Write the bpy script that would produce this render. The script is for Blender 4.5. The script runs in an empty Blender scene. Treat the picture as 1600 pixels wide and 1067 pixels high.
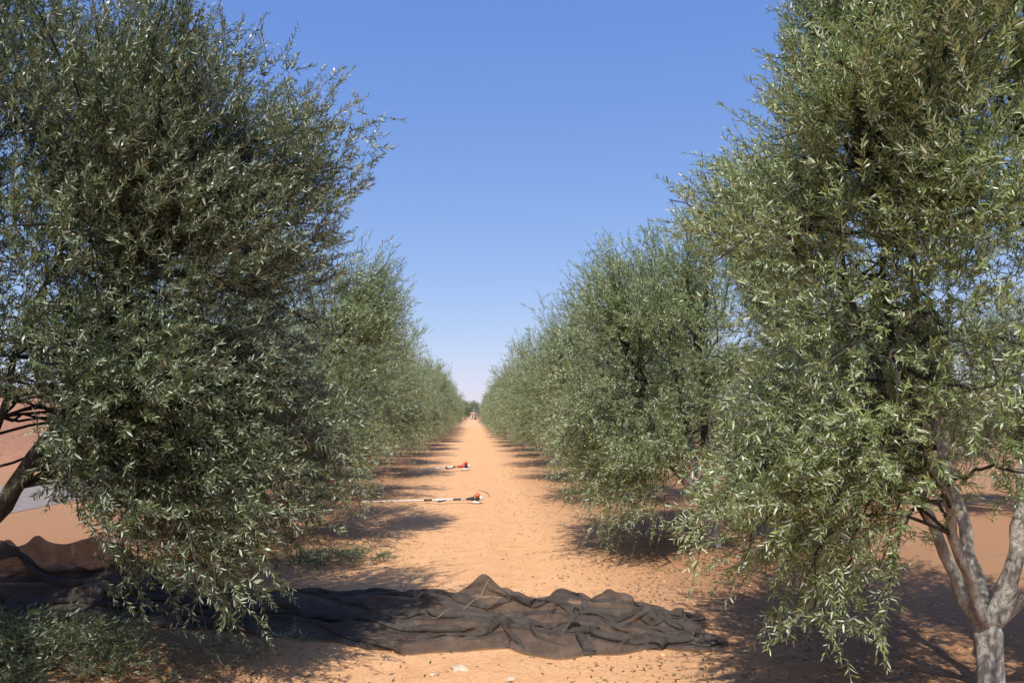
import bpy, math, random
import numpy as np
from mathutils import Vector, noise as mnoise

rng = np.random.default_rng(7)
random.seed(7)
scene = bpy.context.scene
COL = scene.collection

# ------------------------------------------------------------------ helpers
def link(o):
    COL.objects.link(o); return o

def new_mat(name):
    m = bpy.data.materials.new(name); m.use_nodes = True
    nt = m.node_tree
    for n in list(nt.nodes): nt.nodes.remove(n)
    out = nt.nodes.new('ShaderNodeOutputMaterial')
    return m, nt, out

def N(nt, typ, **kw):
    return nt.nodes.new(typ)

def ramp(nt, fac, stops):
    r = nt.nodes.new('ShaderNodeValToRGB')
    els = r.color_ramp.elements
    while len(els) < len(stops): els.new(0.5)
    for e, (p, c) in zip(els, stops):
        e.position = p; e.color = (c[0], c[1], c[2], 1)
    nt.links.new(fac, r.inputs[0])
    return r.outputs[0]

def noise_tex(nt, vec, scale, detail=4, rough=0.55, dist=0.0):
    n = nt.nodes.new('ShaderNodeTexNoise')
    n.inputs['Scale'].default_value = scale
    n.inputs['Detail'].default_value = detail
    n.inputs['Roughness'].default_value = rough
    n.inputs['Distortion'].default_value = dist
    nt.links.new(vec, n.inputs['Vector'])
    return n.outputs['Fac']

def mixc(nt, fac, a, b, mode='MIX'):
    m = nt.nodes.new('ShaderNodeMix'); m.data_type = 'RGBA'; m.blend_type = mode
    for sock, v in ((m.inputs[0], fac), (m.inputs[6], a), (m.inputs[7], b)):
        if hasattr(v, 'is_output'): nt.links.new(v, sock)
        elif isinstance(v, (int, float)): sock.default_value = v
        else: sock.default_value = (v[0], v[1], v[2], 1)
    return m.outputs[2]

def mathn(nt, op, a, b=None, clamp=False):
    m = nt.nodes.new('ShaderNodeMath'); m.operation = op; m.use_clamp = clamp
    for i, v in enumerate((a, b)):
        if v is None: continue
        if hasattr(v, 'is_output'): nt.links.new(v, m.inputs[i])
        else: m.inputs[i].default_value = v
    return m.outputs[0]

def bump(nt, h, strength, dist):
    b = nt.nodes.new('ShaderNodeBump')
    b.inputs['Strength'].default_value = strength
    b.inputs['Distance'].default_value = dist
    nt.links.new(h, b.inputs['Height'])
    return b.outputs[0]

def simple_mat(name, col, rough=0.5, metal=0.0, nscale=30, var=0.25):
    m, nt, out = new_mat(name)
    g = N(nt, 'ShaderNodeTexCoord')
    f = noise_tex(nt, g.outputs['Object'], nscale, 5)
    c = ramp(nt, f, [(0.3, [x * (1 - var) for x in col]), (0.7, [min(1, x * (1 + var)) for x in col])])
    p = N(nt, 'ShaderNodeBsdfPrincipled')
    p.inputs['Roughness'].default_value = rough
    p.inputs['Metallic'].default_value = metal
    nt.links.new(c, p.inputs['Base Color'])
    nt.links.new(p.outputs[0], out.inputs[0])
    return m

# ------------------------------------------------------------------ materials
def leaf_material(name, top_a, top_b, under, trans, tfac=0.19):
    m, nt, out = new_mat(name)
    a = N(nt, 'ShaderNodeAttribute'); a.attribute_name = 'leafvar'
    g = N(nt, 'ShaderNodeNewGeometry')
    top = ramp(nt, a.outputs['Fac'], [(0.0, top_a), (0.8, top_b), (1.0, [c * 1.3 for c in top_b])])
    und = ramp(nt, a.outputs['Fac'], [(0.0, [c * 0.7 for c in under]), (1.0, [c * 1.2 for c in under])])
    col = mixc(nt, g.outputs['Backfacing'], top, und)
    p = N(nt, 'ShaderNodeBsdfPrincipled')
    r = N(nt, 'ShaderNodeMapRange')
    nt.links.new(g.outputs['Backfacing'], r.inputs[0])
    r.inputs[3].default_value = 0.33; r.inputs[4].default_value = 0.7
    nt.links.new(r.outputs[0], p.inputs['Roughness'])
    nt.links.new(col, p.inputs['Base Color'])
    t = N(nt, 'ShaderNodeBsdfTranslucent')
    t.inputs[0].default_value = (*trans, 1)
    mx = N(nt, 'ShaderNodeMixShader'); mx.inputs[0].default_value = tfac
    nt.links.new(p.outputs[0], mx.inputs[1]); nt.links.new(t.outputs[0], mx.inputs[2])
    nt.links.new(mx.outputs[0], out.inputs[0])
    return m

M_LEAF = leaf_material('olive_leaf', (0.055, 0.088, 0.026), (0.30, 0.37, 0.135), (0.58, 0.62, 0.43), (0.32, 0.45, 0.07))
M_LEAF_SHADE = leaf_material('shade_darkened_olive_leaf', (0.024, 0.040, 0.016), (0.14, 0.185, 0.07), (0.42, 0.47, 0.33), (0.15, 0.22, 0.035), 0.12)  # darker leaf copy: shade on the near left tree put into the colour
M_LEAF_FAR = leaf_material('far_leaf', (0.12, 0.18, 0.04), (0.22, 0.27, 0.07), (0.25, 0.3, 0.12), (0.25, 0.35, 0.06))
M_LEAF_DRY = leaf_material('dry_leaf', (0.13, 0.075, 0.04), (0.30, 0.20, 0.11), (0.30, 0.22, 0.14), (0.2, 0.12, 0.05), 0.08)
M_LEAF_CUT = leaf_material('cut_leaf', (0.05, 0.075, 0.03), (0.16, 0.19, 0.08), (0.36, 0.40, 0.26), (0.18, 0.25, 0.06))

def bark_material(name, a, b, c):
    m, nt, out = new_mat(name)
    g = N(nt, 'ShaderNodeTexCoord')
    mp = N(nt, 'ShaderNodeMapping'); mp.inputs['Scale'].default_value = (1, 1, 0.4)
    nt.links.new(g.outputs['Object'], mp.inputs[0])
    f = noise_tex(nt, mp.outputs[0], 26, 9, 0.7, 0.8)
    f2 = noise_tex(nt, g.outputs['Object'], 9, 5, 0.7)
    col = ramp(nt, f, [(0.30, a), (0.5, b), (0.70, c)])
    pt = ramp(nt, f2, [(0.38, (0.5, 0.48, 0.45)), (0.54, (1, 1, 1))])
    col = mixc(nt, 0.75, col, pt, 'MULTIPLY')
    p = N(nt, 'ShaderNodeBsdfPrincipled'); p.inputs['Roughness'].default_value = 0.9
    nt.links.new(col, p.inputs['Base Color'])
    nt.links.new(bump(nt, mathn(nt, 'ADD', f, f2), 1.0, 0.03), p.inputs['Normal'])
    nt.links.new(p.outputs[0], out.inputs[0])
    return m
M_BARK = bark_material('olive_bark', (0.24, 0.22, 0.19), (0.54, 0.50, 0.43), (0.68, 0.64, 0.57))
M_BARK_SHADE = bark_material('shade_darkened_bark', (0.04, 0.034, 0.028), (0.11, 0.093, 0.075), (0.19, 0.165, 0.135))  # left trunk stands in shade; that shade is put into the bark colour
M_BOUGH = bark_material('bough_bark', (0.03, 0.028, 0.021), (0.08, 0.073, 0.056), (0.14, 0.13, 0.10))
M_TWIG = bark_material('olive_twig', (0.09, 0.085, 0.06), (0.17, 0.15, 0.10), (0.24, 0.21, 0.15))

def soil_material(name, cols, bank=False):
    m, nt, out = new_mat(name)
    g = N(nt, 'ShaderNodeNewGeometry'); pos = g.outputs['Position']
    sp = N(nt, 'ShaderNodeSeparateXYZ'); nt.links.new(pos, sp.inputs[0])
    big = noise_tex(nt, pos, 0.55, 5, 0.6, 0.5)
    mid = noise_tex(nt, pos, 4.5, 7, 0.65, 0.3)
    fine = noise_tex(nt, pos, 38, 8, 0.7)
    grit = noise_tex(nt, pos, 160, 4, 0.6)
    col = ramp(nt, mid, [(0.25, cols[0]), (0.5, cols[1]), (0.75, cols[2])])
    col = mixc(nt, mathn(nt, 'MULTIPLY', big, 0.7), col, cols[3])
    sh = ramp(nt, fine, [(0.3, (0.74, 0.72, 0.70)), (0.55, (1, 1, 1)), (0.8, (1.10, 1.10, 1.10))])
    col = mixc(nt, 0.85, col, sh, 'MULTIPLY')
    sg = ramp(nt, grit, [(0.32, (0.5, 0.45, 0.43)), (0.44, (1, 1, 1))])
    col = mixc(nt, 0.4, col, sg, 'MULTIPLY')
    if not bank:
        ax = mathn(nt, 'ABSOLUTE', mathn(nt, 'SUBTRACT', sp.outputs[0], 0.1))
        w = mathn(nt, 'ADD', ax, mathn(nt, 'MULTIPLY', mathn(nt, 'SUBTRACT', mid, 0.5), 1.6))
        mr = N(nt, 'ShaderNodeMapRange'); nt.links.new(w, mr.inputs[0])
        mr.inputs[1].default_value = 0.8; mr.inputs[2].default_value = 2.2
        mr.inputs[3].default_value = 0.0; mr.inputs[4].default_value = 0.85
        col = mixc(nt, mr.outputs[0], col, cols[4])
    v = N(nt, 'ShaderNodeTexVoronoi'); v.inputs['Scale'].default_value = 26
    nt.links.new(pos, v.inputs['Vector'])
    h = mathn(nt, 'ADD', mathn(nt, 'MULTIPLY', mid, 1.6), mathn(nt, 'ADD', mathn(nt, 'MULTIPLY', fine, 0.9), mathn(nt, 'MULTIPLY', grit, 0.25)))
    h = mathn(nt, 'SUBTRACT', h, mathn(nt, 'MULTIPLY', v.outputs['Distance'], 0.35))
    p = N(nt, 'ShaderNodeBsdfPrincipled'); p.inputs['Roughness'].default_value = 0.95
    p.inputs['Specular IOR Level'].default_value = 0.15
    nt.links.new(col, p.inputs['Base Color'])
    nt.links.new(bump(nt, h, 0.65, 0.03), p.inputs['Normal'])
    nt.links.new(p.outputs[0], out.inputs[0])
    return m
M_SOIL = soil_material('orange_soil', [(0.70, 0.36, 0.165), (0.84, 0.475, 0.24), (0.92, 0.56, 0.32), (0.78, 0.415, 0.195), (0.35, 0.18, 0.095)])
M_BANK = soil_material('red_bank_soil', [(0.38, 0.17, 0.085), (0.56, 0.27, 0.15), (0.62, 0.34, 0.21), (0.45, 0.24, 0.15), (0, 0, 0)], True)

# ------------------------------------------------------------------ mesh builders
def mesh_from(name, verts, faces_list, mats, var=None, smooth=False):
    me = bpy.data.meshes.new(name)
    verts = np.ascontiguousarray(verts, dtype=np.float32)
    me.vertices.add(len(verts)); me.vertices.foreach_set('co', verts.ravel())
    loops = np.concatenate([f.ravel() for f, _ in faces_list]).astype(np.int32)
    sizes = np.concatenate([np.full(len(f), f.shape[1]) for f, _ in faces_list]).astype(np.int32)
    mi = np.concatenate([np.full(len(f), i) for f, i in faces_list]).astype(np.int32)
    starts = np.concatenate([[0], np.cumsum(sizes)[:-1]]).astype(np.int32)
    me.loops.add(len(loops)); me.loops.foreach_set('vertex_index', loops)
    me.polygons.add(len(sizes)); me.polygons.foreach_set('loop_start', starts)
    try: me.polygons.foreach_set('loop_total', sizes)
    except Exception: pass
    me.polygons.foreach_set('material_index', mi)
    if smooth: me.polygons.foreach_set('use_smooth', np.ones(len(sizes), dtype=bool))
    if var is not None:
        a = me.attributes.new('leafvar', 'FLOAT', 'POINT')
        a.data.foreach_set('value', np.ascontiguousarray(var, dtype=np.float32))
    for m in mats: me.materials.append(m)
    me.update(calc_edges=True); me.validate()
    return me

def norm(a):
    return a / np.maximum(np.linalg.norm(a, axis=-1, keepdims=True), 1e-9)

def tube(path, rad, sides=8, wob=0.0, cap=True):
    path = np.asarray(path, float); rad = np.asarray(rad, float); n = len(path)
    T = norm(np.gradient(path, axis=0))
    ref = np.array([0.31, 0.95, 0.05]) if abs(T[0][1]) < 0.9 else np.array([1.0, 0, 0])
    U = np.zeros_like(T); u = norm(np.cross(T[0], ref))
    for i in range(n):
        u = norm(u - T[i] * np.dot(u, T[i])); U[i] = u
    V = np.cross(T, U)
    an = np.linspace(0, 2 * np.pi, sides, endpoint=False)
    r = rad[:, None] * np.ones(sides)[None, :]
    if wob > 0:
        ph = rng.uniform(0, 6.28, 3)
        r = r * (1 + wob * np.sin(3 * an[None] + ph[0] + np.arange(n)[:, None] * 0.5) + wob * 0.7 * np.sin(2 * an[None] + ph[1] - np.arange(n)[:, None] * 0.35))
    P = path[:, None] + U[:, None] * (np.cos(an)[None, :, None] * r[..., None]) + V[:, None] * (np.sin(an)[None, :, None] * r[..., None])
    verts = P.reshape(-1, 3)
    i, j = np.meshgrid(np.arange(n - 1), np.arange(sides), indexing='ij')
    a = i * sides + j; b = i * sides + (j + 1) % sides
    q = np.stack([a, b, b + sides, a + sides], -1).reshape(-1, 4)
    if cap:
        verts = np.vstack([verts, path[0], path[-1]])
        c0 = len(verts) - 2; c1 = len(verts) - 1
        j = np.arange(sides); jn = (j + 1) % sides
        o = (n - 1) * sides
        t = np.vstack([np.stack([np.full(sides, c0), jn, j], -1), np.stack([np.full(sides, c1), o + j, o + jn], -1)])
    else: t = np.zeros((0, 3), int)
    return verts, q, t

class Acc:
    def __init__(s): s.v = []; s.q = []; s.t = []; s.n = 0
    def add(s, v, q, t=None, m=0):
        s.v.append(v); s.q.append((q + s.n, m))
        if t is not None and len(t): s.t.append((t + s.n, m))
        s.n += len(v)
    def mesh(s, name, mats, smooth=True):
        return mesh_from(name, np.vstack(s.v), s.q + s.t, mats, smooth=smooth)

def bez(a, c, b, n):
    t = np.linspace(0, 1, n)[:, None]
    return (1 - t) ** 2 * a + 2 * t * (1 - t) * c + t ** 2 * b

def shoots_to_leaves(P, D, L, K, rg, droop, leaf_len=0.058, leaf_w=0.0135, detail=True, tone=None):
    n = len(P)
    s = (np.arange(K) // 2 * 2 + 1.2) / (K + 0.5)
    s = np.clip(s[None] + rg.normal(0, 0.02, (n, K)), 0.03, 1.0)
    g = np.zeros((n, 3)); g[:, 2] = -droop
    pos = P[:, None] + D[:, None] * (L[:, None, None] * s[..., None]) + g[:, None] * (s[..., None] ** 2) * L[:, None, None]
    T = norm(D[:, None] + 2 * g[:, None] * s[..., None])
    ref = norm(rg.normal(0, 1, (n, 3)))[:, None]
    U = norm(np.cross(T, np.broadcast_to(ref, T.shape))); V = np.cross(T, U)
    ang = (np.arange(K) % 2) * np.pi + (np.arange(K) // 2) * (np.pi / 2)
    ang = ang[None] + rg.normal(0, 0.4, (n, K))
    side = U * np.cos(ang)[..., None] + V * np.sin(ang)[..., None]
    fwd = 0.5 + 0.6 * s[..., None]
    ld = norm(T * fwd + side * 0.75 + rg.normal(0, 0.22, (n, K, 3)))
    nr = T * 0.7 + np.array([0, 0, 0.45]) + rg.normal(0, 0.55, (n, K, 3))
    nr = norm(nr - ld * np.sum(nr * ld, -1, keepdims=True))
    nr = nr * np.where(rg.random((n, K, 1)) < 0.22, -1.0, 1.0)
    W = np.cross(nr, ld)
    ll = (leaf_len * (0.6 + 0.65 * rg.random((n, K))) * (1.0 - 0.35 * s))[..., None]
    ww = ll * (leaf_w / leaf_len) * (0.8 + 0.4 * rg.random((n, K)))[..., None]
    if detail:
        v = np.stack([pos,
                      pos + ld * ll * 0.33 + W * ww * 0.5 + nr * ll * 0.03,
                      pos + ld * ll * 0.33 - W * ww * 0.5 + nr * ll * 0.03,
                      pos + ld * ll * 0.70 + W * ww * 0.40,
                      pos + ld * ll * 0.70 - W * ww * 0.40,
                      pos + ld * ll - nr * ll * 0.09], 2)
        nv = 6
    else:
        v = np.stack([pos, pos + ld * ll * 0.48 - W * ww * 0.5, pos + ld * ll, pos + ld * ll * 0.48 + W * ww * 0.5], 2)
        nv = 4
    m = n * K
    v = v.reshape(m * nv, 3)
    b = (np.arange(m) * nv)[:, None]
    if detail:
        tri = np.concatenate([b + np.array([[0, 2, 1]]), b + np.array([[3, 4, 5]])])
        quad = b + np.array([[1, 2, 4, 3]])
    else:
        tri = np.zeros((0, 3), int); quad = b + np.array([[0, 1, 2, 3]])
    base = rg.random((n, 1)) * 0.6 if tone is None else tone[:, None] * 0.6
    var = np.clip(base + 0.4 * rg.random((n, K)), 0, 1)
    var = np.repeat(var.ravel(), nv)
    ss = np.array([0, 0.5, 1.0])
    tp = P[:, None] + D[:, None] * (L[:, None, None] * ss[None, :, None]) + g[:, None] * (ss[None, :, None] ** 2) * L[:, None, None]
    U0 = U[:, 0]; V0 = V[:, 0]
    rr = np.array([0.0024, 0.0017, 0.0009])
    an = np.array([0, 2.094, 4.189])
    ring = tp[:, :, None] + (U0[:, None, None] * np.cos(an)[None, None, :, None] + V0[:, None, None] * np.sin(an)[None, None, :, None]) * rr[None, :, None, None]
    tv = ring.reshape(n * 9, 3)
    tb = (np.arange(n) * 9)[:, None, None]
    qs = []
    for i in range(2):
        for j in range(3):
            a = i * 3 + j; c = i * 3 + (j + 1) % 3
            qs.append([a, c, c + 3, a + 3])
    tq = (tb + np.array(qs)[None]).reshape(-1, 4)
    return v, tri, quad, var, tv, tq

def crown_mesh(name, P, D, L, K, rg, droop, mats, detail=True, tone=None, **kw):
    v, tri, quad, var, tv, tq = shoots_to_leaves(P, D, L, K, rg, droop, detail=detail, tone=tone, **kw)
    nv = len(v)
    fl = []
    if len(tri): fl.append((tri, 0))
    fl.append((quad, 0)); fl.append((tq + nv, 1))
    return mesh_from(name, np.vstack([v, tv]), fl, mats, var=np.concatenate([var, np.zeros(len(tv))]))

def make_tree(seed, nb, spb, K, detail=True, R=(1.95, 2.25), zc=2.4, H=(2.0, 2.1), fork=0.55, keep=None, extra=None,
              trunk_r=0.10, lean=(0.0, 0.0), leaf_len=0.06, leaf_ratio=0.20, limb_dirs=None, sprouts=170, cx=0.0, ptop=2.3, lumpamp=0.34, bark=None, leafm=None, carve=0.14):
    """keep(points(N,3), margin)->mask trims the crown to its pruned outline"""
    rg = np.random.default_rng(seed)
    acc = Acc()
    base = np.array([0, 0, -0.08]); fk = np.array([lean[0], lean[1], fork])
    tp = bez(base, np.array([lean[0] * 0.2, lean[1] * 0.2, fork * 0.5]), fk, 9)
    tr = trunk_r * np.array([1.5, 1.2, 1.05, 1.0, 0.96, 0.95, 0.97, 1.02, 0.98])
    acc.add(*tube(tp, tr, 14, 0.07))
    limbs = []
    nl = 6 if limb_dirs is None else len(limb_dirs)
    a0 = rg.uniform(0, 6.28)
    for i in range(nl):
        if limb_dirs is None:
            a = a0 + i * 2 * np.pi / nl + rg.normal(0, 0.2); hr = rg.uniform(0.75, 1.2); hz = (zc + H[1]) * rg.uniform(0.66, 0.8); r0 = trunk_r * rg.uniform(0.45, 0.6)
        else:
            a, hr, hz, r0 = limb_dirs[i]
        end = np.array([math.cos(a) * hr + cx, math.sin(a) * hr, hz])
        c = np.array([math.cos(a) * hr * 0.95, math.sin(a) * hr * 0.95, fork + (hz - fork) * 0.38])
        st = fk + np.array([0, 0, -0.06])
        p = bez(st, c, end, 22)
        w = np.cumsum(rg.normal(0, 0.02, (22, 3)), 0); w[:2] = 0
        p = p + w
        r = r0 * (1 - np.linspace(0, 1, 22)) ** 0.75 + 0.006
        v_, q_, t_ = tube(p, r, 10, 0.06)
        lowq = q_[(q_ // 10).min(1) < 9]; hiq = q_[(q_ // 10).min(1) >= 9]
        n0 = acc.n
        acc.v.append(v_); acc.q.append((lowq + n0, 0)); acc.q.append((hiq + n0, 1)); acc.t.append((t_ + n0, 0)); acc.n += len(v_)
        limbs.append(p)
    LP = np.vstack([l[5:19] for l in limbs])
    P = []; D = []; L = []; TONE = []
    off = rg.uniform(0, 50, 3)
    def bough(Tt, z):
        dist = np.linalg.norm((LP - Tt) * np.array([1, 1, 0.8]), axis=1) + rg.uniform(0, 0.35, len(LP)) + np.where(LP[:, 2] > z + 0.6, 0.6, 0)
        A = LP[np.argmin(dist)]
        out = norm(np.array([Tt[0], Tt[1], 0.0]))
        low = max(0.0, min(1.0, (1.9 - z) / 1.4))
        C = A * 0.45 + Tt * 0.55 + np.array([0, 0, 0.12 + 0.7 * low]) + out * 0.22 * low + rg.normal(0, 0.12, 3)
        bp = bez(A, C, Tt, 14)
        bp[1:] += np.cumsum(rg.normal(0, 0.02, (13, 3)), 0)
        if keep is not None and keep(bp[3:], 0).mean() < 0.8: return False
        acc.add(*tube(bp, 0.008 * (1 - np.linspace(0, 1, 14)) + 0.003, 5, 0, cap=False), m=1)
        ns = int(spb * rg.uniform(0.7, 1.3))
        t = rg.uniform(0.10, 1.0, ns) ** 0.7
        idx = t * 12.99; i0 = idx.astype(int); f = (idx - i0)[:, None]
        pos = bp[i0] * (1 - f) + bp[i0 + 1] * f
        tan = norm(bp[i0 + 1] - bp[i0])
        spread = 0.11 + 0.045 * t
        pos = pos + rg.normal(0, 1, (ns, 3)) * spread[:, None]
        upb = np.clip((pos[:, 2] - 0.9) / 1.5, -0.2, 1.0)
        dr = tan * 0.4 + out * 0.65 + rg.normal(0, 0.5, (ns, 3)) + np.stack([0 * upb, 0 * upb, 0.75 * upb], -1)
        P.append(pos); D.append(norm(dr)); L.append(rg.uniform(0.11, 0.28, ns))
        TONE.append(np.clip(rg.random(ns) * 0.4 + 0.6 * rg.random(), 0, 1))
        return True
    k = 0; made = 0
    while made < nb and k < nb * 12:
        k += 1
        zz = rg.uniform(-1, 1) if rg.random() < 0.78 else rg.uniform(-1, -0.3)
        ph = rg.uniform(0, 2 * np.pi)
        z = zc + (H[1] if zz > 0 else H[0]) * zz
        hr = max(0.0, 1 - abs(zz) ** (ptop if zz > 0 else 4.0)) ** 0.5
        d = Vector((math.cos(ph) * 1.3 + off[0], math.sin(ph) * 1.3 + off[1], zz * 1.6 + off[2]))
        lump = 0.95 + lumpamp * mnoise.noise(d)
        rad = hr * lump * (rg.uniform(0.84, 1.0) if rg.random() < 0.7 else rg.uniform(0.35, 0.85))
        Tt = np.array([math.cos(ph) * R[0] * rad, math.sin(ph) * R[1] * rad, z])
        if zz < -0.35 and math.hypot(Tt[0], Tt[1]) < 0.95: continue
        Tt[0] += cx
        if keep is not None and not keep(Tt[None], 40)[0]: continue
        if bough(Tt, z): made += 1
    if extra:
        for (cx_, cy_, cz_, sx_, sy_, sz_, n_) in extra:
            for _ in range(n_):
                Tt = np.array([cx_ + rg.uniform(-sx_, sx_), cy_ + rg.uniform(-sy_, sy_), cz_ + rg.uniform(-sz_, sz_)])
                if keep is not None and not keep(Tt[None], 25)[0]: continue
                bough(Tt, Tt[2])
    ni = 600
    ids = rg.integers(0, len(LP), ni)
    q = LP[ids] + rg.normal(0, 0.22, (ni, 3)); kk = q[:, 2] > 1.5
    P.append(q[kk]); D.append(norm(rg.normal(0, 0.6, (kk.sum(), 3)) + np.array([0, 0, 0.5]))); L.append(rg.uniform(0.15, 0.35, kk.sum())); TONE.append(rg.random(kk.sum()))
    allP = np.vstack(P)
    if sprouts:
        w = np.clip(allP[:, 2] - 2.0, 0.0, None) * (np.abs(allP[:, 0]) + np.abs(allP[:, 1]) * 0.6 + 0.4) + 1e-6
        ids = rg.choice(len(allP), sprouts, p=w / w.sum())
        o = allP[ids].copy(); o[:, 2] = 0
        P.append(allP[ids]); D.append(norm(norm(o) * 0.55 + rg.normal(0, 0.3, (sprouts, 3)) + np.array([0, 0, 0.8])))
        L.append(rg.uniform(0.22, 0.40, sprouts)); TONE.append(rg.random(sprouts))
    P = np.vstack(P); D = np.vstack(D); L = np.concatenate(L); TONE = np.concatenate(TONE)
    ok = P[:, 2] > 0.3
    # pockets of shade between the leaf clumps, fewer toward the top
    nzv = np.array([mnoise.noise(Vector((a_ * 1.9 + off[0], b_ * 1.9 + off[1], c_ * 1.9))) for a_, b_, c_ in P])
    cv = carve + 0.08 * np.clip(P[:, 2] - 2.0, 0, 2)
    ok &= (nzv > -cv) | (rg.random(len(P)) < 0.12)
    if keep is not None: ok &= keep(P, 12)
    P, D, L, TONE = P[ok], D[ok], L[ok], TONE[ok]
    droop = np.clip(0.20 - (P[:, 2] - 1.0) * 0.08, 0.01, 0.24)
    cm = crown_mesh('olive_crown', P, D, L, K, rg, droop, [leafm or M_LEAF, M_TWIG], detail=detail, tone=TONE,
                    leaf_len=leaf_len, leaf_w=leaf_len * leaf_ratio)
    tm = acc.mesh('olive_trunk', [bark or M_BARK, M_BOUGH])
    return tm, cm

def place_tree(meshes, loc, rotz, scale, label, group=None, name='olive_tree', category='tree'):
    e = bpy.data.objects.new(name, None); link(e)
    e.location = loc; e.rotation_euler = (0, 0, rotz)
    e.scale = (scale[0], scale[1], scale[2]); e.empty_display_size = 0.3
    e['label'] = label; e['category'] = category
    if group: e['group'] = group
    t = bpy.data.objects.new('trunk', meshes[0]); link(t); t.parent = e
    c = bpy.data.objects.new('crown', meshes[1]); link(c); c.parent = e
    return e

# pruned outlines of the nearest trees, measured as bearing / height angle from the middle of the lane
def angles(Pl, loc):
    w = Pl + np.array(loc)
    yy = np.maximum(w[:, 1], 0.3)
    return 738 + 1244 * w[:, 0] / yy, 648 - 1244 * (w[:, 2] - 1.6) / yy
LOC_R = (2.92, 4.5, 0); LOC_L = (-3.4, 5.3, 0); LOC_R2 = (2.85, 9.5, 0); LOC_L2 = (-2.9, 10.5, 0)
def keep_r(P, m):
    u, v = angles(P, LOC_R)
    lim = np.interp(v, [-300, 0, 100, 180, 215, 270, 300, 345, 400, 480, 600, 700, 820, 900, 1000, 1080], [1320, 1255, 1230, 1200, 1150, 1110, 1035, 1040, 1080, 1105, 1165, 1120, 1055, 1140, 1235, 1270])
    ok = u > lim + m
    ok &= ~((u > 1415) & (v > 840)) & ~((u > 1470) & (v > 800) ) & ~((u > 1380) & (v > 960))
    ok &= ~((P[:, 0] > -0.2) & (P[:, 2] < 1.1))
    return ok
def keep_l(P, m):
    u, v = angles(P, LOC_L)
    lim = np.interp(v, [-300, 0, 40, 75, 110, 180, 300, 350, 450, 650, 700, 800, 870, 950, 1050], [200, 300, 350, 520, 570, 600, 580, 525, 540, 575, 580, 575, 500, 430, 380])
    ok = u < lim - m
    ok &= ~((u < 90 - m * 0.3) & (u > -60) & (v > 625)) & ~((u < 185) & (v > 860))
    return ok
def keep_r2(P, m):
    m = m * 0.5
    u, v = angles(P, LOC_R2)
    lim = np.interp(v, [200, 300, 340, 365, 390, 440, 550, 700, 780, 850], [1250, 1090, 1040, 975, 910, 885, 855, 840, 870, 925])
    ok = u > lim + m
    ok &= ~((u > 1045) & (v > 770))
    return ok
def keep_l2(P, m):
    m = m * 0.4
    u, v = angles(P, LOC_L2)
    lim = np.interp(v, [300, 350, 400, 480, 520, 650, 700], [560, 605, 635, 642, 635, 625, 605])
    return u < lim - m

near_right = make_tree(11, 235, 56, 28, True, R=(2.05, 1.9), zc=2.6, H=(2.2, 2.3), fork=0.42, leaf_len=0.051, leaf_ratio=0.17, keep=keep_r, trunk_r=0.073, cx=-0.05, carve=0.15,
    extra=[(-1.5, -0.5, 1.2, 0.35, 0.5, 0.7, 22), (-1.0, -0.7, 0.75, 0.35, 0.4, 0.35, 10), (-1.5, 0.0, 2.8, 0.3, 0.4, 0.3, 14), (0.0, -0.6, 3.5, 1.1, 0.6, 0.9, 90), (-1.0, -0.2, 3.8, 0.4, 0.5, 0.6, 24)],
    limb_dirs=[(3.0, 0.75, 3.2, 0.030), (1.3, 0.6, 3.6, 0.036), (-0.5, 0.5, 3.4, 0.042), (3.9, 1.0, 3.2, 0.026), (0.35, 0.7, 3.4, 0.036), (5.2, 1.0, 3.2, 0.028)])
near_left = make_tree(23, 265, 56, 28, True, R=(2.45, 1.95), zc=2.5, H=(2.15, 2.15), fork=0.7, cx=0.45, lean=(0.12, 0), leaf_len=0.051, leaf_ratio=0.18, keep=keep_l, trunk_r=0.085, carve=0.15,
    lumpamp=0.25, extra=[(1.8, -0.3, 0.95, 0.4, 0.5, 0.55, 40), (2.45, 0.0, 3.2, 0.3, 0.5, 0.6, 26), (2.1, 0.2, 1.4, 0.5, 0.7, 0.7, 46), (0.7, -0.3, 2.0, 0.6, 0.5, 0.5, 40), (-1.3, 0.5, 2.6, 0.9, 1.0, 1.0, 80), (0.9, -0.4, 3.5, 1.0, 0.7, 0.7, 60)], bark=M_BARK_SHADE, leafm=M_LEAF_SHADE,  # bough cluster at negative x is out of view, added to shade the heaped net
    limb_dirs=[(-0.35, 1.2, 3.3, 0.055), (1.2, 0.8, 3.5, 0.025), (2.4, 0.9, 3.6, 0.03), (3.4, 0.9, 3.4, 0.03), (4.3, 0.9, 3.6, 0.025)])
right_two = make_tree(71, 260, 50, 22, False, R=(2.15, 1.95), zc=2.1, H=(1.8, 1.75), fork=0.5, leaf_len=0.055, leaf_ratio=0.19, keep=keep_r2, ptop=3.6, carve=0.16,
    extra=[(-1.1, -0.7, 0.75, 0.5, 0.4, 0.4, 34), (-0.9, -0.4, 3.1, 0.6, 0.6, 0.35, 34), (0.4, -0.3, 3.4, 0.9, 0.6, 0.4, 40)], sprouts=70)
left_two = make_tree(83, 240, 48, 22, False, R=(2.25, 1.95), zc=2.15, H=(1.9, 1.95), fork=0.5, leaf_len=0.055, leaf_ratio=0.19, keep=keep_l2, ptop=3.0, carve=0.16,
    extra=[(1.8, -0.3, 2.9, 0.3, 0.6, 0.7, 34), (1.3, -0.6, 0.9, 0.6, 0.6, 0.5, 30)], sprouts=80, lumpamp=0.3)
mid_a = make_tree(31, 195, 48, 22, False, R=(2.0, 1.85), zc=2.05, H=(1.8, 1.75), fork=0.6, leaf_len=0.057, leaf_ratio=0.19, sprouts=40, lumpamp=0.5, ptop=2.6, carve=0.16)
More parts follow.
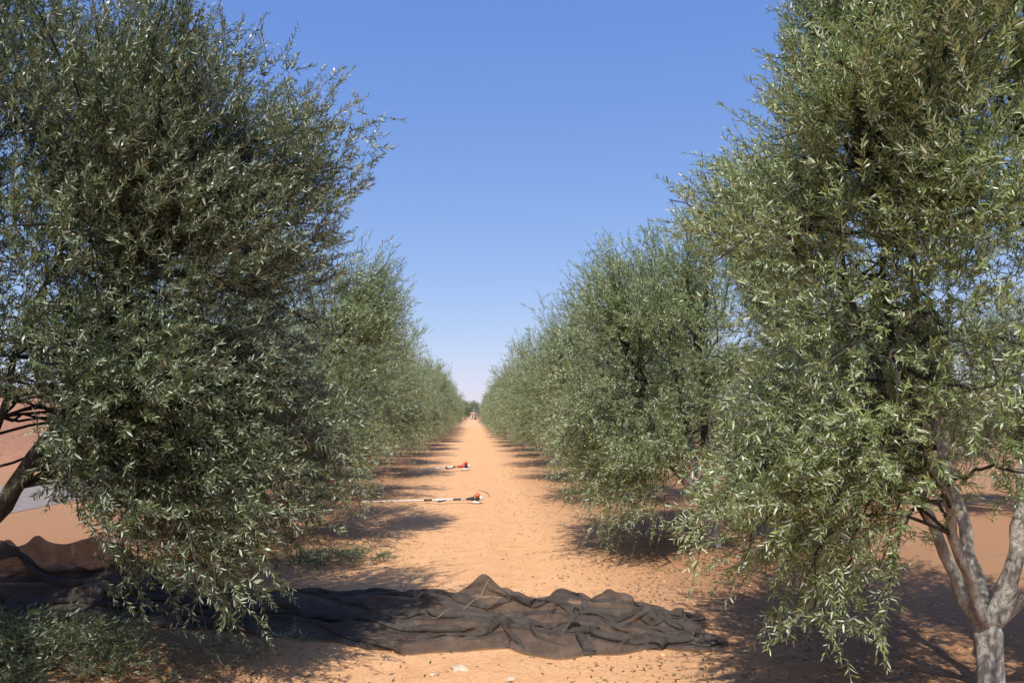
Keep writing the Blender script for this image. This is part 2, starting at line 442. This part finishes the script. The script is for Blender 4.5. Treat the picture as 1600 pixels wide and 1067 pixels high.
mid_b = make_tree(47, 195, 48, 22, False, R=(1.95, 1.8), zc=2.1, H=(1.85, 1.85), fork=0.5, leaf_len=0.057, leaf_ratio=0.19, sprouts=40, ptop=2.2, lumpamp=0.5, carve=0.16)
mid_c = make_tree(59, 190, 48, 22, False, R=(2.0, 1.85), zc=2.0, H=(1.75, 1.6), fork=0.7, leaf_len=0.057, leaf_ratio=0.19, sprouts=40, ptop=2.2, lumpamp=0.5, carve=0.16)
mids = [mid_a, mid_b, mid_c]
G = 'olive trees planted in rows in the grove'
place_tree(near_right, LOC_R, 0, (1, 1, 1), 'tall olive tree with pale forked trunk and dense silvery crown', G)
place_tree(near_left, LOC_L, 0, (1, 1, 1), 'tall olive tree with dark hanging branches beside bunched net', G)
place_tree(right_two, LOC_R2, 0, (1, 1, 1), 'rounded olive tree whose pale leafy skirt almost touches the soil', G)
LBL = 'olive tree with grey-green foliage hanging near the red soil'
place_tree(left_two, LOC_L2, 0, (1, 1, 1), LBL, G)
rr = random.Random(5)
place_tree(mid_b, (-3.7, 0.5, 0), 1.0, (1.12, 1.0, 1.2), LBL, G)  # row tree out of view, added and enlarged to shade the near left tree
for k in range(1, 19):
    s = rr.uniform(0.92, 1.06)
    if k > 1:
        place_tree(mids[k % 3], (2.75 + rr.uniform(-0.15, 0.15), 4.5 + 5.0 * k + rr.uniform(-0.2, 0.2), 0),
               rr.choice([0, math.pi]) + rr.uniform(-0.4, 0.4), (s, s, s * rr.uniform(0.88, 1.16)), LBL, G)
    s = rr.uniform(0.94, 1.06)
    if k > 1:
        place_tree(mids[(k + 1) % 3], (-2.9 + rr.uniform(-0.12, 0.12), 5.4 + 5.0 * k + rr.uniform(-0.2, 0.2), 0),
               rr.choice([0, math.pi]) + rr.uniform(-0.4, 0.4), (s, s, s * rr.uniform(0.88, 1.14)), LBL, G)
for k in range(0, 8):
    s = rr.uniform(0.92, 1.04)
    place_tree(mids[(k + 2) % 3], (9.0 + rr.uniform(-0.15, 0.15), 7.5 + 5.0 * k, 0), rr.uniform(0, 6.28), (s, s, s), LBL, G)

# ------------------------------------------------------------------ ground
def axis(lo, hi, fine_lo, fine_hi, step):
    a = list(np.arange(fine_lo, fine_hi, step)); s = step; x = fine_hi
    while x < hi: a.append(x); s *= 1.25; x += s
    a.append(hi); s = step; x = fine_lo - step; b = []
    while x > lo: b.append(x); s *= 1.25; x -= s
    b.append(lo)
    return np.array(b[::-1] + a)
def ground_z(x, y):
    n = mnoise.noise(Vector((x * 0.9, y * 0.9, 0.3))) * 0.018 + mnoise.noise(Vector((x * 3.1, y * 3.1, 1.3))) * 0.010 + mnoise.noise(Vector((x * 9, y * 9, 4.3))) * 0.006
    tr = -0.018 * (math.exp(-((x - 0.55) / 0.2) ** 2) + math.exp(-((x + 0.6) / 0.2) ** 2))
    ridge = 0.03 * math.exp(-((abs(x) - 2.9) / 1.0) ** 2)
    f = max(0.0, min(1.0, (6.3 - abs(x)) / 0.8))
    fy = max(0.0, min(1.0, (60 - y) / 30))
    return (n * (0.35 + 0.65 * fy) + tr + ridge) * f
xs = axis(-700, 700, -4.6, 4.6, 0.06); ys = axis(-60, 1500, 3.2, 16, 0.06)
X, Y = np.meshgrid(xs, ys)
Z = np.array([ground_z(a, b) for a, b in zip(X.ravel(), Y.ravel())])
gv = np.stack([X.ravel(), Y.ravel(), Z], -1)
nx = len(xs); ny = len(ys)
i, j = np.meshgrid(np.arange(ny - 1), np.arange(nx - 1), indexing='ij')
a = i * nx + j
gq = np.stack([a, a + 1, a + nx + 1, a + nx], -1).reshape(-1, 4)
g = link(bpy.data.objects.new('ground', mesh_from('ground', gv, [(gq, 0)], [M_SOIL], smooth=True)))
g['kind'] = 'structure'; g['label'] = 'dry orange soil of the olive grove'; g['category'] = 'ground'

M_TRACK = simple_mat('grey_gravel', (0.25, 0.20, 0.17), 0.95, 0, 8, 0.3)
tv = []; ny2 = 60
yy = np.linspace(-20, 200, ny2)
for y in yy:
    for x in (-10.4, -9.4, -8.4, -7.4):
        tv.append((x + 0.15 * mnoise.noise(Vector((x, y * 0.3, 0))), y, 0.006))
tv = np.array(tv); i, j = np.meshgrid(np.arange(ny2 - 1), np.arange(3), indexing='ij'); a = i * 4 + j
tq = np.stack([a, a + 1, a + 5, a + 4], -1).reshape(-1, 4)
o = link(bpy.data.objects.new('gravel_road', mesh_from('gravel_road', tv, [(tq, 0)], [M_TRACK])))
o['kind'] = 'structure'; o['label'] = 'grey gravel farm road beside the grove'; o['category'] = 'road'
bx = np.linspace(-46, -12.0, 60); by = np.linspace(-20, 200, 260)
X, Y = np.meshgrid(bx, by)
def bank_z(x, y):
    t = max(0, min(1, (-12.4 - x) / 5.0)); t = t * t * (3 - 2 * t)
    return -0.1 + t * (2.6 + 0.5 * mnoise.noise(Vector((x * 0.15, y * 0.08, 2)))) + (0.22 * mnoise.noise(Vector((x * 0.7, y * 0.7, 5))) + 0.08 * mnoise.noise(Vector((x * 2.5, y * 2.5, 5)))) * min(1, t * 3)
Z = np.array([bank_z(a, b) for a, b in zip(X.ravel(), Y.ravel())])
i, j = np.meshgrid(np.arange(259), np.arange(59), indexing='ij'); a = i * 60 + j
bq = np.stack([a, a + 1, a + 61, a + 60], -1).reshape(-1, 4)
o = link(bpy.data.objects.new('earth_bank', mesh_from('earth_bank', np.stack([X.ravel(), Y.ravel(), Z], -1), [(bq, 0)], [M_BANK], smooth=True)))
o['kind'] = 'structure'; o['label'] = 'raised bank of bare red earth'; o['category'] = 'bank'

# ------------------------------------------------------------------ litter and stones
def scatter_leaves(name, n, fx, fy, mat, label, zoff=0.006):
    x = fx(n); y = fy(n)
    z = np.array([ground_z(a, b) for a, b in zip(x, y)]) + zoff
    P = np.stack([x, y, z], -1)
    a = rng.uniform(0, 6.28, n); ld = norm(np.stack([np.cos(a), np.sin(a), rng.normal(0, 0.12, n)], -1))
    nr = norm(np.stack([rng.normal(0, 0.25, n), rng.normal(0, 0.25, n), np.ones(n)], -1))
    W = norm(np.cross(nr, ld)); ll = rng.uniform(0.025, 0.06, n)[:, None]; ww = ll * rng.uniform(0.15, 0.3, n)[:, None]
    v = np.stack([P, P + ld * ll * 0.5 - W * ww * 0.5, P + ld * ll, P + ld * ll * 0.5 + W * ww * 0.5], 1)
    v[:, 1:3, 2] += 0.003
    b = (np.arange(n) * 4)[:, None]
    var = np.repeat(rng.random(n), 4)
    o = link(bpy.data.objects.new(name, mesh_from(name, v.reshape(-1, 3), [(b + np.array([[0, 1, 2, 3]]), 0)], [mat], var=var)))
    o['kind'] = 'stuff'; o['label'] = label; o['category'] = name.replace('_', ' ')
def fx(n):
    return np.where(rng.random(n) < 0.5, -1, 1) * np.abs(rng.normal(2.5, 0.85, n))
fy = lambda n: 3.0 + 22 * rng.random(n) ** 1.7
scatter_leaves('leaf_litter', 36000, fx, fy, M_LEAF_DRY, 'dry brown fallen olive leaves on the soil')
scatter_leaves('green_leaf_litter', 7000, lambda n: np.where(rng.random(n) < 0.6, rng.normal(-1.9, 0.8, n), rng.normal(2.1, 0.8, n)), fy, M_LEAF_CUT, 'freshly fallen green olive leaves on the soil')

M_STONE = simple_mat('pale_stone', (0.60, 0.44, 0.31), 0.9, 0, 14, 0.3)
M_CLOD = simple_mat('soil_clod', (0.72, 0.40, 0.20), 0.95, 0, 40, 0.3)
ico_v = []
ph = (1 + 5 ** 0.5) / 2
for s1 in (-1, 1):
    for s2 in (-1, 1):
        ico_v += [(0, s1, s2 * ph), (s1, s2 * ph, 0), (s2 * ph, 0, s1)]
ico_v = norm(np.array(ico_v, float))
import itertools
ico_f = []
for t in itertools.combinations(range(12), 3):
    d = [np.linalg.norm(ico_v[t[a]] - ico_v[t[b]]) for a, b in ((0, 1), (1, 2), (0, 2))]
    if max(d) < 1.1:
        n_ = np.cross(ico_v[t[1]] - ico_v[t[0]], ico_v[t[2]] - ico_v[t[0]])
        ico_f.append(t if np.dot(n_, ico_v[t[0]]) > 0 else (t[0], t[2], t[1]))
ico_f = np.array(ico_f)
def pebbles(name, n, smin, smax, mat, label, fx, fy):
    x = fx(n); y = fy(n)
    z = np.array([ground_z(a, b) for a, b in zip(x, y)])
    sz = smin + (smax - smin) * rng.random(n) ** 4
    v = ico_v[None] * (1 + rng.normal(0, 0.16, (n, 12, 1))) * sz[:, None, None] * np.stack([rng.uniform(0.7, 1.3, n), rng.uniform(0.7, 1.3, n), rng.uniform(0.45, 0.8, n)], -1)[:, None]
    v = v + np.stack([x, y, z + sz * 0.2], -1)[:, None]
    f = (ico_f[None] + (np.arange(n) * 12)[:, None, None]).reshape(-1, 3)
    o = link(bpy.data.objects.new(name, mesh_from(name, v.reshape(-1, 3), [(f, 0)], [mat])))
    o['kind'] = 'stuff'; o['label'] = label; o['category'] = name.replace('_', ' ')
pebbles('soil_clods', 7000, 0.003, 0.018, M_CLOD, 'small crumbled clods of orange soil', lambda n: rng.uniform(-4, 4, n), fy)
pebbles('gravel', 700, 0.004, 0.015, M_STONE, 'small pale stones strewn over orange soil', lambda n: rng.uniform(-4, 4, n), fy)

def stone(loc, size, label, seed):
    import bmesh
    bm = bmesh.new(); bmesh.ops.create_icosphere(bm, subdivisions=3, radius=1)
    for v in bm.verts:
        n_ = mnoise.noise(v.co * 1.1 + Vector((seed, 0, 0))) * 0.5 + mnoise.noise(v.co * 3 + Vector((seed, 0, 0))) * 0.12
        v.co = v.co * (1 + n_)
        v.co = Vector((v.co.x * size[0], v.co.y * size[1], v.co.z * size[2]))
    me = bpy.data.meshes.new('stone'); bm.to_mesh(me); bm.free(); me.materials.append(M_STONE)
    o = link(bpy.data.objects.new('stone', me)); o.location = loc
    o['label'] = label; o['category'] = 'stone'; o['group'] = 'loose stones on the soil'
stone((-0.07, 5.2, 0.0), (0.055, 0.04, 0.026), 'flat pale stone half buried in orange soil', 3)
stone((0.24, 5.0, 0.0), (0.025, 0.02, 0.014), 'small pale stone lying on orange soil', 9)
stone((-0.24, 5.1, 0.0), (0.018, 0.015, 0.01), 'small pale stone lying on orange soil', 14)

# ------------------------------------------------------------------ harvest net (cloth settled over a lumpy core)
m, nt, out = new_mat('net_fabric'); M_NET = m
gg = N(nt, 'ShaderNodeNewGeometry')
f1 = noise_tex(nt, gg.outputs['Position'], 5, 6, 0.6, 0.8)
f2 = noise_tex(nt, gg.outputs['Position'], 45, 5, 0.7, 1.5)
f3 = noise_tex(nt, gg.outputs['Position'], 240, 3, 0.6)
colr = ramp(nt, f1, [(0.3, (0.070, 0.056, 0.046)), (0.7, (0.175, 0.145, 0.122))])
colr = mixc(nt, 0.75, colr, ramp(nt, f3, [(0.35, (0.5, 0.5, 0.5)), (0.65, (1.3, 1.3, 1.3))]), 'MULTIPLY')
p = N(nt, 'ShaderNodeBsdfPrincipled'); p.inputs['Roughness'].default_value = 0.75
p.inputs['Specular IOR Level'].default_value = 0.15
nt.links.new(colr, p.inputs['Base Color'])
nt.links.new(bump(nt, mathn(nt, 'ADD', f2, f3), 0.45, 0.015), p.inputs['Normal'])
tr = N(nt, 'ShaderNodeBsdfTransparent'); tr.inputs[0].default_value = (0.90, 0.87, 0.84, 1)
mx = N(nt, 'ShaderNodeMixShader')
mr = N(nt, 'ShaderNodeMapRange'); nt.links.new(f1, mr.inputs[0]); mr.inputs[1].default_value = 0.3; mr.inputs[2].default_value = 0.7
mr.inputs[3].default_value = 0.26; mr.inputs[4].default_value = 0.44
nt.links.new(mr.outputs[0], mx.inputs[0])
nt.links.new(p.outputs[0], mx.inputs[1]); nt.links.new(tr.outputs[0], mx.inputs[2]); nt.links.new(mx.outputs[0], out.inputs[0])

NP = np.array([(0, -5.7, 7.5, 0.42), (0.09, -4.9, 7.4, 0.5), (0.2, -4.05, 7.2, 0.5), (0.32, -2.9, 6.95, 0.45), (0.45, -1.8, 6.75, 0.52),
      (0.58, -0.8, 6.45, 0.64), (0.70, 0.05, 6.36, 0.78), (0.82, 0.78, 6.26, 0.72), (0.92, 1.3, 6.1, 0.54), (1.0, 1.66, 5.95, 0.4)])
LU = [(-2.9, 7.0, .28, .2, .2), (-2.4, 6.95, .17, .3, .2), (-1.5, 6.75, .15, .4, .2), (-0.75, 6.75, .14, .3, .2),
      (-0.3, 6.75, .16, .2, .13), (0.10, 6.8, .28, .17, .12), (0.28, 6.66, .20, .17, .11), (0.75, 6.65, .18, .15, .12), (1.1, 6.5, .20, .12, .11), (0.9, 6.15, .07, .3, .12),
      (1.3, 6.1, .10, .2, .12), (-0.6, 6.15, .07, .5, .1), (0.2, 6.0, .06, .4, .1), (1.5, 5.95, .10, .15, .12)]
lr = np.random.default_rng(12)
for k_ in range(22):
    lx = -5.5 + 2.5 * k_ / 21 + lr.uniform(-0.1, 0.1)
    LU.append((lx, 7.45 - 0.12 * (lx + 5.5) + lr.uniform(-0.28, 0.28), lr.uniform(0.22, 0.56), lr.uniform(0.12, 0.24), lr.uniform(0.1, 0.2)))
def core(x, y):
    h = np.zeros_like(x)
    for (a_, b_, c_, d_, e_) in LU:
        r_ = np.sqrt(((x - a_) / d_) ** 2 + ((y - b_) / e_) ** 2)
        h = np.maximum(h, c_ * np.exp(-r_ ** 1.4 * 0.8))
    return h + 0.015
NU, NV = 300, 88
sp_ = 0.029
uu = np.linspace(0, 1, NU); vv = np.linspace(-1, 1, NV)
cxs = np.interp(uu, NP[:, 0], NP[:, 1]); cys = np.interp(uu, NP[:, 0], NP[:, 2]); hws = np.interp(uu, NP[:, 0], NP[:, 3])
Pn = np.zeros((NU, NV, 3))
Pn[..., 0] = cxs[:, None]; Pn[..., 1] = cys[:, None] + vv[None] * hws[:, None]
nz = np.zeros((NU, NV, 3))
for iu in range(NU):
    for iv in range(NV):
        U_, V_ = iu * sp_, iv * sp_
        nz[iu, iv, 0] = mnoise.noise(Vector((U_ * 1.4, V_ * 1.4, 3)))
        nz[iu, iv, 1] = mnoise.noise(Vector((U_ * 1.2, V_ * 2.2, 9)))
        nz[iu, iv, 2] = mnoise.noise(Vector((U_ * 1.5, V_ * 4.6 + U_ * 0.8, 5))) + 0.7 * mnoise.noise(Vector((U_ * 5.5, V_ * 10.5, 15)))
Pn[..., 0] += nz[..., 0] * 0.16; Pn[..., 1] += nz[..., 1] * 0.2
Pn[..., 2] = core(Pn[..., 0], Pn[..., 1]) + 0.09 + nz[..., 2] * 0.11
def idx_pairs(du, dv):
    I, J = np.meshgrid(np.arange(NU), np.arange(NV), indexing='ij')
    ok = (I + du < NU) & (J + dv >= 0) & (J + dv < NV)
    key = ((I // max(du, 1)) % 2) if du else ((J // dv) % 2)
    out_ = []
    for kx in (0, 1):
        m_ = ok & (key == kx)
        out_.append(((I[m_] * NV + J[m_]), ((I[m_] + du) * NV + J[m_] + dv)))
    return out_
CON = []
for (du, dv, k_) in [(1, 0, 1.0), (0, 1, 1.0), (1, 1, 0.35), (1, -1, 0.35), (3, 0, 0.05), (0, 3, 0.07)]:
    for A, B in idx_pairs(du, dv): CON.append((A, B, sp_ * math.hypot(du, dv), k_))
pf = Pn.reshape(-1, 3).copy(); pp = pf.copy()
for step in range(75):
    vel = (pf - pp) * 0.96; vel = np.clip(vel, -0.03, 0.03)
    pp = pf.copy(); pf = pf + vel; pf[:, 2] -= 0.002
    for it in range(5):
        for A, B, rest, k_ in CON:
            d = pf[B] - pf[A]; l = np.sqrt((d * d).sum(1, keepdims=True)) + 1e-9
            c = d * (0.5 * k_ * (1 - rest / l)); pf[A] += c; pf[B] -= c
    h0 = core(pf[:, 0], pf[:, 1])
    hit = pf[:, 2] < h0
    pf[hit, 2] = h0[hit]
    pf[hit, :2] = pp[hit, :2] + (pf[hit, :2] - pp[hit, :2]) * 0.45
    pp[hit, 2] = pf[hit, 2]
pf[:, 2] += np.array([ground_z(a_, b_) for a_, b_ in pf[:, :2]])
i, j = np.meshgrid(np.arange(NU - 1), np.arange(NV - 1), indexing='ij'); a = i * NV + j
nq = np.stack([a, a + NV, a + NV + 1, a + 1], -1).reshape(-1, 4)
net_e = link(bpy.data.objects.new('harvest_net', None)); net_e.location = (0, 6.4, 0); net_e.empty_display_size = 0.3
net_e['label'] = 'crumpled dark brown olive harvesting net spread across the path'; net_e['category'] = 'net'
o = link(bpy.data.objects.new('fabric', mesh_from('net_fabric', pf - np.array([0, 6.4, 0]), [(nq, 0)], [M_NET], smooth=True))); o.parent = net_e
md = o.modifiers.new('smooth', 'SUBSURF'); md.levels = 1; md.render_levels = 1
M_CORD = simple_mat('straw_cord', (0.34, 0.25, 0.17), 0.9)
def net_surf(x, y):
    d = (pf[:, 0] - x) ** 2 + (pf[:, 1] - y) ** 2
    return pf[np.argsort(d)[:6], 2].max()
cp = []
for t in np.linspace(0, 1, 24):
    x = -0.3 + 0.44 * t + 0.015 * math.sin(t * 9); y = 6.25 + 0.5 * t + 0.02 * math.sin(t * 5)
    cp.append((x, y - 6.4, net_surf(x, y) + 0.003))
cp = np.array(cp)
for _ in range(2): cp[1:-1, 2] = (cp[:-2, 2] + 2 * cp[1:-1, 2] + cp[2:, 2]) / 4
ac = Acc(); ac.add(*tube(cp, np.full(24, 0.0026), 6))
o = link(bpy.data.objects.new('cord', ac.mesh('cord', [M_CORD]))); o.parent = net_e

# ------------------------------------------------------------------ cut branches on the ground
def cutting_pile(loc, n, rx, ry, h, label, seed, K=22):
    rg = np.random.default_rng(seed)
    a = rg.uniform(0, 6.28, n); r = rg.random(n) ** 0.6
    x = np.cos(a) * r * rx; y = np.sin(a) * r * ry
    z = 0.02 + h * (1 - r ** 2) * rg.random(n)
    z = z + np.array([ground_z(p_ + loc[0], q_ + loc[1]) for p_, q_ in zip(x, y)])
    b = rg.uniform(0, 6.28, n)
    D = norm(np.stack([np.cos(b), np.sin(b), rg.uniform(-0.02, 0.35, n)], -1))
    L = rg.uniform(0.18, 0.42, n)
    me = crown_mesh('cut_branches', np.stack([x, y, z + 0.02], -1), D, L, K, rg, np.full(n, 0.05), [M_LEAF_CUT, M_TWIG], detail=True, leaf_len=0.054, leaf_w=0.010)
    co = np.zeros(len(me.vertices) * 3, np.float32); me.vertices.foreach_get('co', co); co = co.reshape(-1, 3)
    co[:, 2] = np.maximum(co[:, 2], 0.012); me.vertices.foreach_set('co', co.ravel())
    o = link(bpy.data.objects.new('cut_branches', me)); o.location = (loc[0], loc[1], 0)
    o['label'] = label; o['category'] = 'branches'; o['group'] = 'cut olive branches on the ground'
cutting_pile((-2.95, 5.3), 620, 0.85, 0.6, 0.28, 'heap of cut leafy olive branches on shaded soil', 1)
cutting_pile((-1.45, 8.9), 110, 0.5, 0.4, 0.1, 'small pile of dark cut olive sprigs beside the path', 2)
cutting_pile((-1.35, 5.6), 16, 0.45, 0.25, 0.03, 'few loose olive sprigs dropped beside the net', 3)
cutting_pile((-2.0, 5.2), 14, 0.5, 0.3, 0.03, 'few loose olive sprigs dropped on shaded soil', 4)

# ------------------------------------------------------------------ pole shakers
M_WHITE = simple_mat('white_plastic', (0.70, 0.68, 0.64), 0.5, 0, 20, 0.1)
M_BLACK = simple_mat('black_plastic', (0.03, 0.03, 0.03), 0.45)
M_ORANGE = simple_mat('orange_plastic', (0.58, 0.15, 0.07), 0.45, 0, 20, 0.15)
M_RED = simple_mat('red_plastic', (0.50, 0.05, 0.035), 0.4, 0, 20, 0.12)
M_ALU = simple_mat('aluminium_tube', (0.55, 0.55, 0.55), 0.45, 0.3, 20, 0.08)
def obj_part(name, me, parent):
    o = link(bpy.data.objects.new(name, me)); o.parent = parent; return o
def rounded_box(name, c, s, mat, bev=0.015, taper=1.0):
    import bmesh
    bm = bmesh.new(); bmesh.ops.create_cube(bm, size=1)
    for v in bm.verts:
        k = taper if v.co.z > 0 else 1.0
        v.co = Vector((v.co.x * s[0] * k, v.co.y * s[1] * k, v.co.z * s[2]))
    bmesh.ops.bevel(bm, geom=bm.edges[:], offset=bev, segments=3, affect='EDGES')
    for v in bm.verts: v.co += Vector(c)
    me = bpy.data.meshes.new(name); bm.to_mesh(me); bm.free(); me.materials.append(mat)
    for p_ in me.polygons: p_.use_smooth = True
    return me
def tube_mesh(name, pts, r, mat, sides=12):
    ac = Acc(); rad = np.full(len(pts), r) if np.isscalar(r) else np.array(r)
    ac.add(*tube(pts, rad, sides)); return ac.mesh(name, [mat])
def pole_shaker(loc, rot, length, label, cover, sc=1.0):
    e = link(bpy.data.objects.new('pole_shaker', None)); e.location = loc; e.rotation_euler = (0, 0, rot); e.empty_display_size = 0.2
    e.scale = (sc, sc, sc)
    e['label'] = label; e['category'] = 'pole shaker'; e['group'] = 'motor pole shakers lying on the path'
    eng = obj_part('engine', rounded_box('engine', (0.02, 0, 0.085), (0.10, 0.14, 0.07), M_BLACK, 0.025), e)
    obj_part('engine_cover', rounded_box('engine_cover', (0.02, -0.01, 0.15), (0.12, 0.15, 0.085), cover, 0.03, 0.8), eng)
    obj_part('fuel_tank', rounded_box('fuel_tank', (0.0, 0, 0.027), (0.15, 0.14, 0.05), M_WHITE, 0.018), eng)
    obj_part('starter_housing', tube_mesh('starter_housing', [(0.07, 0, 0.10), (0.09, 0, 0.10), (0.11, 0, 0.10), (0.12, 0, 0.10)], [0.045, 0.045, 0.04, 0.02], M_WHITE, 20), eng)
    obj_part('clutch_housing', tube_mesh('clutch_housing', [(-0.035, 0, 0.09), (-0.07, 0, 0.09), (-0.12, 0, 0.085), (-0.18, 0, 0.08)], [0.04, 0.038, 0.027, 0.018], cover if cover is M_RED else M_BLACK, 16), eng)
    z0, z1 = 0.08, 0.03
    f = lambda t: (-0.17 - t * length, 0.0, z0 + (z1 - z0) * t)
    obj_part('shaft', tube_mesh('shaft', [f(t) for t in np.linspace(0, 1, 12)], 0.012, M_ALU), e)
    obj_part('grip', tube_mesh('grip', [f(t) for t in np.linspace(0.06, 0.14, 5)], [0.017, 0.02, 0.018, 0.02, 0.017], M_BLACK), e)
    obj_part('sleeve', tube_mesh('sleeve', [f(t) for t in np.linspace(0.16, 0.34, 5)], 0.019, M_WHITE), e)
    obj_part('grip', tube_mesh('grip', [f(t) for t in np.linspace(0.36, 0.44, 4)], 0.02, M_BLACK), e)
    hz = f(0.25)
    hp = [(hz[0] + math.cos(a) * 0.075, -0.075 + math.sin(a) * 0.06, hz[2] - 0.015 + 0.015 * math.cos(a)) for a in np.linspace(0, 2 * np.pi, 20)]
    obj_part('loop_handle', tube_mesh('loop_handle', hp, 0.009, M_BLACK, 8), e)
    he = f(1.0)
    hk = [he] + [(he[0] - 0.10 + 0.05 * math.cos(a), -0.05 + 0.055 * math.sin(a), 0.028) for a in np.linspace(1.2, 5.0, 10)]
    obj_part('hook', tube_mesh('hook', hk, 0.011, M_ALU, 8), e)
    return e
pole_shaker((0.08, 14.5, 0), math.radians(-5), 1.75, 'orange and white motor pole shaker lying on orange soil', M_ORANGE)
pole_shaker((-0.2, 23.0, 0), math.radians(-2), 0.6, 'red motor pole shaker lying on its side on soil', M_RED, 1.3)
bt = [(0.12 + 0.22 * math.sin(a), 15.8 + 1.1 * math.cos(a), 0.010) for a in np.linspace(0.1, 1.9, 16)]
o = link(bpy.data.objects.new('bent_stick', tube_mesh('bent_stick', bt, list(np.linspace(0.006, 0.004, 16)), M_TWIG, 8)))
o['label'] = 'thin curved dark stick lying on the path'; o['category'] = 'stick'

# ------------------------------------------------------------------ far end of the lane
M_WALLW = simple_mat('white_render', (0.62, 0.58, 0.52), 0.9, 0, 2, 0.08)
M_TILE = simple_mat('red_tiles', (0.50, 0.28, 0.20), 0.85, 0, 3, 0.25)
M_DARK = simple_mat('dark_glass', (0.03, 0.035, 0.04), 0.2)
M_DOOR = simple_mat('brown_door', (0.15, 0.08, 0.04), 0.6)
he = link(bpy.data.objects.new('farmhouse', None)); he.location = (0.4, 235, 0); he.scale = (0.62, 0.8, 0.85)
he['label'] = 'small white farmhouse with red roof beyond the grove'; he['category'] = 'house'
def boxm(name, c, s, mat): return rounded_box(name, c, s, mat, 0.01)
obj_part('wall', boxm('wall', (0, 0, 0.95), (2.8, 4, 1.9), M_WALLW), he)
rv = np.array([(-1.6, -2.3, 1.85), (1.6, -2.3, 1.85), (1.6, 2.3, 1.85), (-1.6, 2.3, 1.85), (-1.6, 0, 2.5), (1.6, 0, 2.5)], float)
me = mesh_from('roof', rv, [(np.array([[0, 1, 5, 4], [2, 3, 4, 5], [0, 3, 2, 1]]), 0), (np.array([[0, 4, 3], [1, 2, 5]]), 0)], [M_TILE]); obj_part('roof', me, he)
obj_part('door', boxm('door', (0.8, -2.02, 0.8), (0.7, 0.08, 1.6), M_DOOR), he)
obj_part('window', boxm('window', (-0.4, -2.02, 1.05), (0.7, 0.06, 0.6), M_DARK), he)
fc = mid_a[1].copy(); fc.name = 'far_crown'; fc.materials.clear(); fc.materials.append(M_LEAF_FAR); fc.materials.append(M_TWIG)
for i, (x, y, s) in enumerate([(-4, 250, 1.6), (0.5, 255, 1.5), (6, 248, 1.5), (-2.2, 243, 1.25), (11, 250, 1.4), (-9, 250, 1.4)]):
    place_tree((mid_a[0], fc), (x, y, 0), i * 1.3, (s * 1.2, s, s), 'bright green rounded tree behind the farmhouse', 'trees behind the farmhouse', 'leafy_tree')

# ------------------------------------------------------------------ sky, sun, camera
el = math.radians(54); az = math.radians(15)
s = Vector((-math.sin(az) * math.cos(el), -math.cos(az) * math.cos(el), math.sin(el)))
sun = bpy.data.lights.new('sun', 'SUN'); sun.energy = 5.0; sun.angle = math.radians(0.5); sun.color = (1.0, 0.96, 0.88)
so = link(bpy.data.objects.new('sun', sun)); so.rotation_euler = (-s).to_track_quat('-Z', 'Y').to_euler()
so.location = s * 50
w = bpy.data.worlds.new('World'); scene.world = w; w.use_nodes = True
nt = w.node_tree
bg = nt.nodes.get('Background')
sky = nt.nodes.new('ShaderNodeTexSky'); sky.sky_type = 'NISHITA'; sky.sun_disc = False
sky.sun_elevation = el; sky.sun_rotation = math.pi + az
sky.air_density = 1.0; sky.dust_density = 0.3; sky.ozone_density = 1.5; sky.altitude = 100
sepc = nt.nodes.new('ShaderNodeSeparateColor'); nt.links.new(sky.outputs[0], sepc.inputs[0])
comb = nt.nodes.new('ShaderNodeCombineColor')
# gentler haze gradient: compress each channel of the physical sky
for k_, (gma, mul) in enumerate([(0.82, 0.140), (0.63, 0.200), (0.32, 0.490)]):
    pw = mathn(nt, 'POWER', sepc.outputs[k_], gma)
    nt.links.new(mathn(nt, 'MULTIPLY', pw, mul / 0.15), comb.inputs[k_])
nt.links.new(comb.outputs[0], bg.inputs[0]); bg.inputs[1].default_value = 0.15

cam = bpy.data.cameras.new('camera'); cam.lens = 28; cam.sensor_width = 36; cam.clip_end = 3000; cam.clip_start = 0.05
co = link(bpy.data.objects.new('camera', cam)); co.location = (0, 0, 1.6)
co.rotation_euler = (math.radians(90 + 5.2), 0, math.radians(-2.85))
scene.camera = co
scene.view_settings.view_transform = 'Standard'; scene.view_settings.look = 'None'; scene.view_settings.exposure = 0
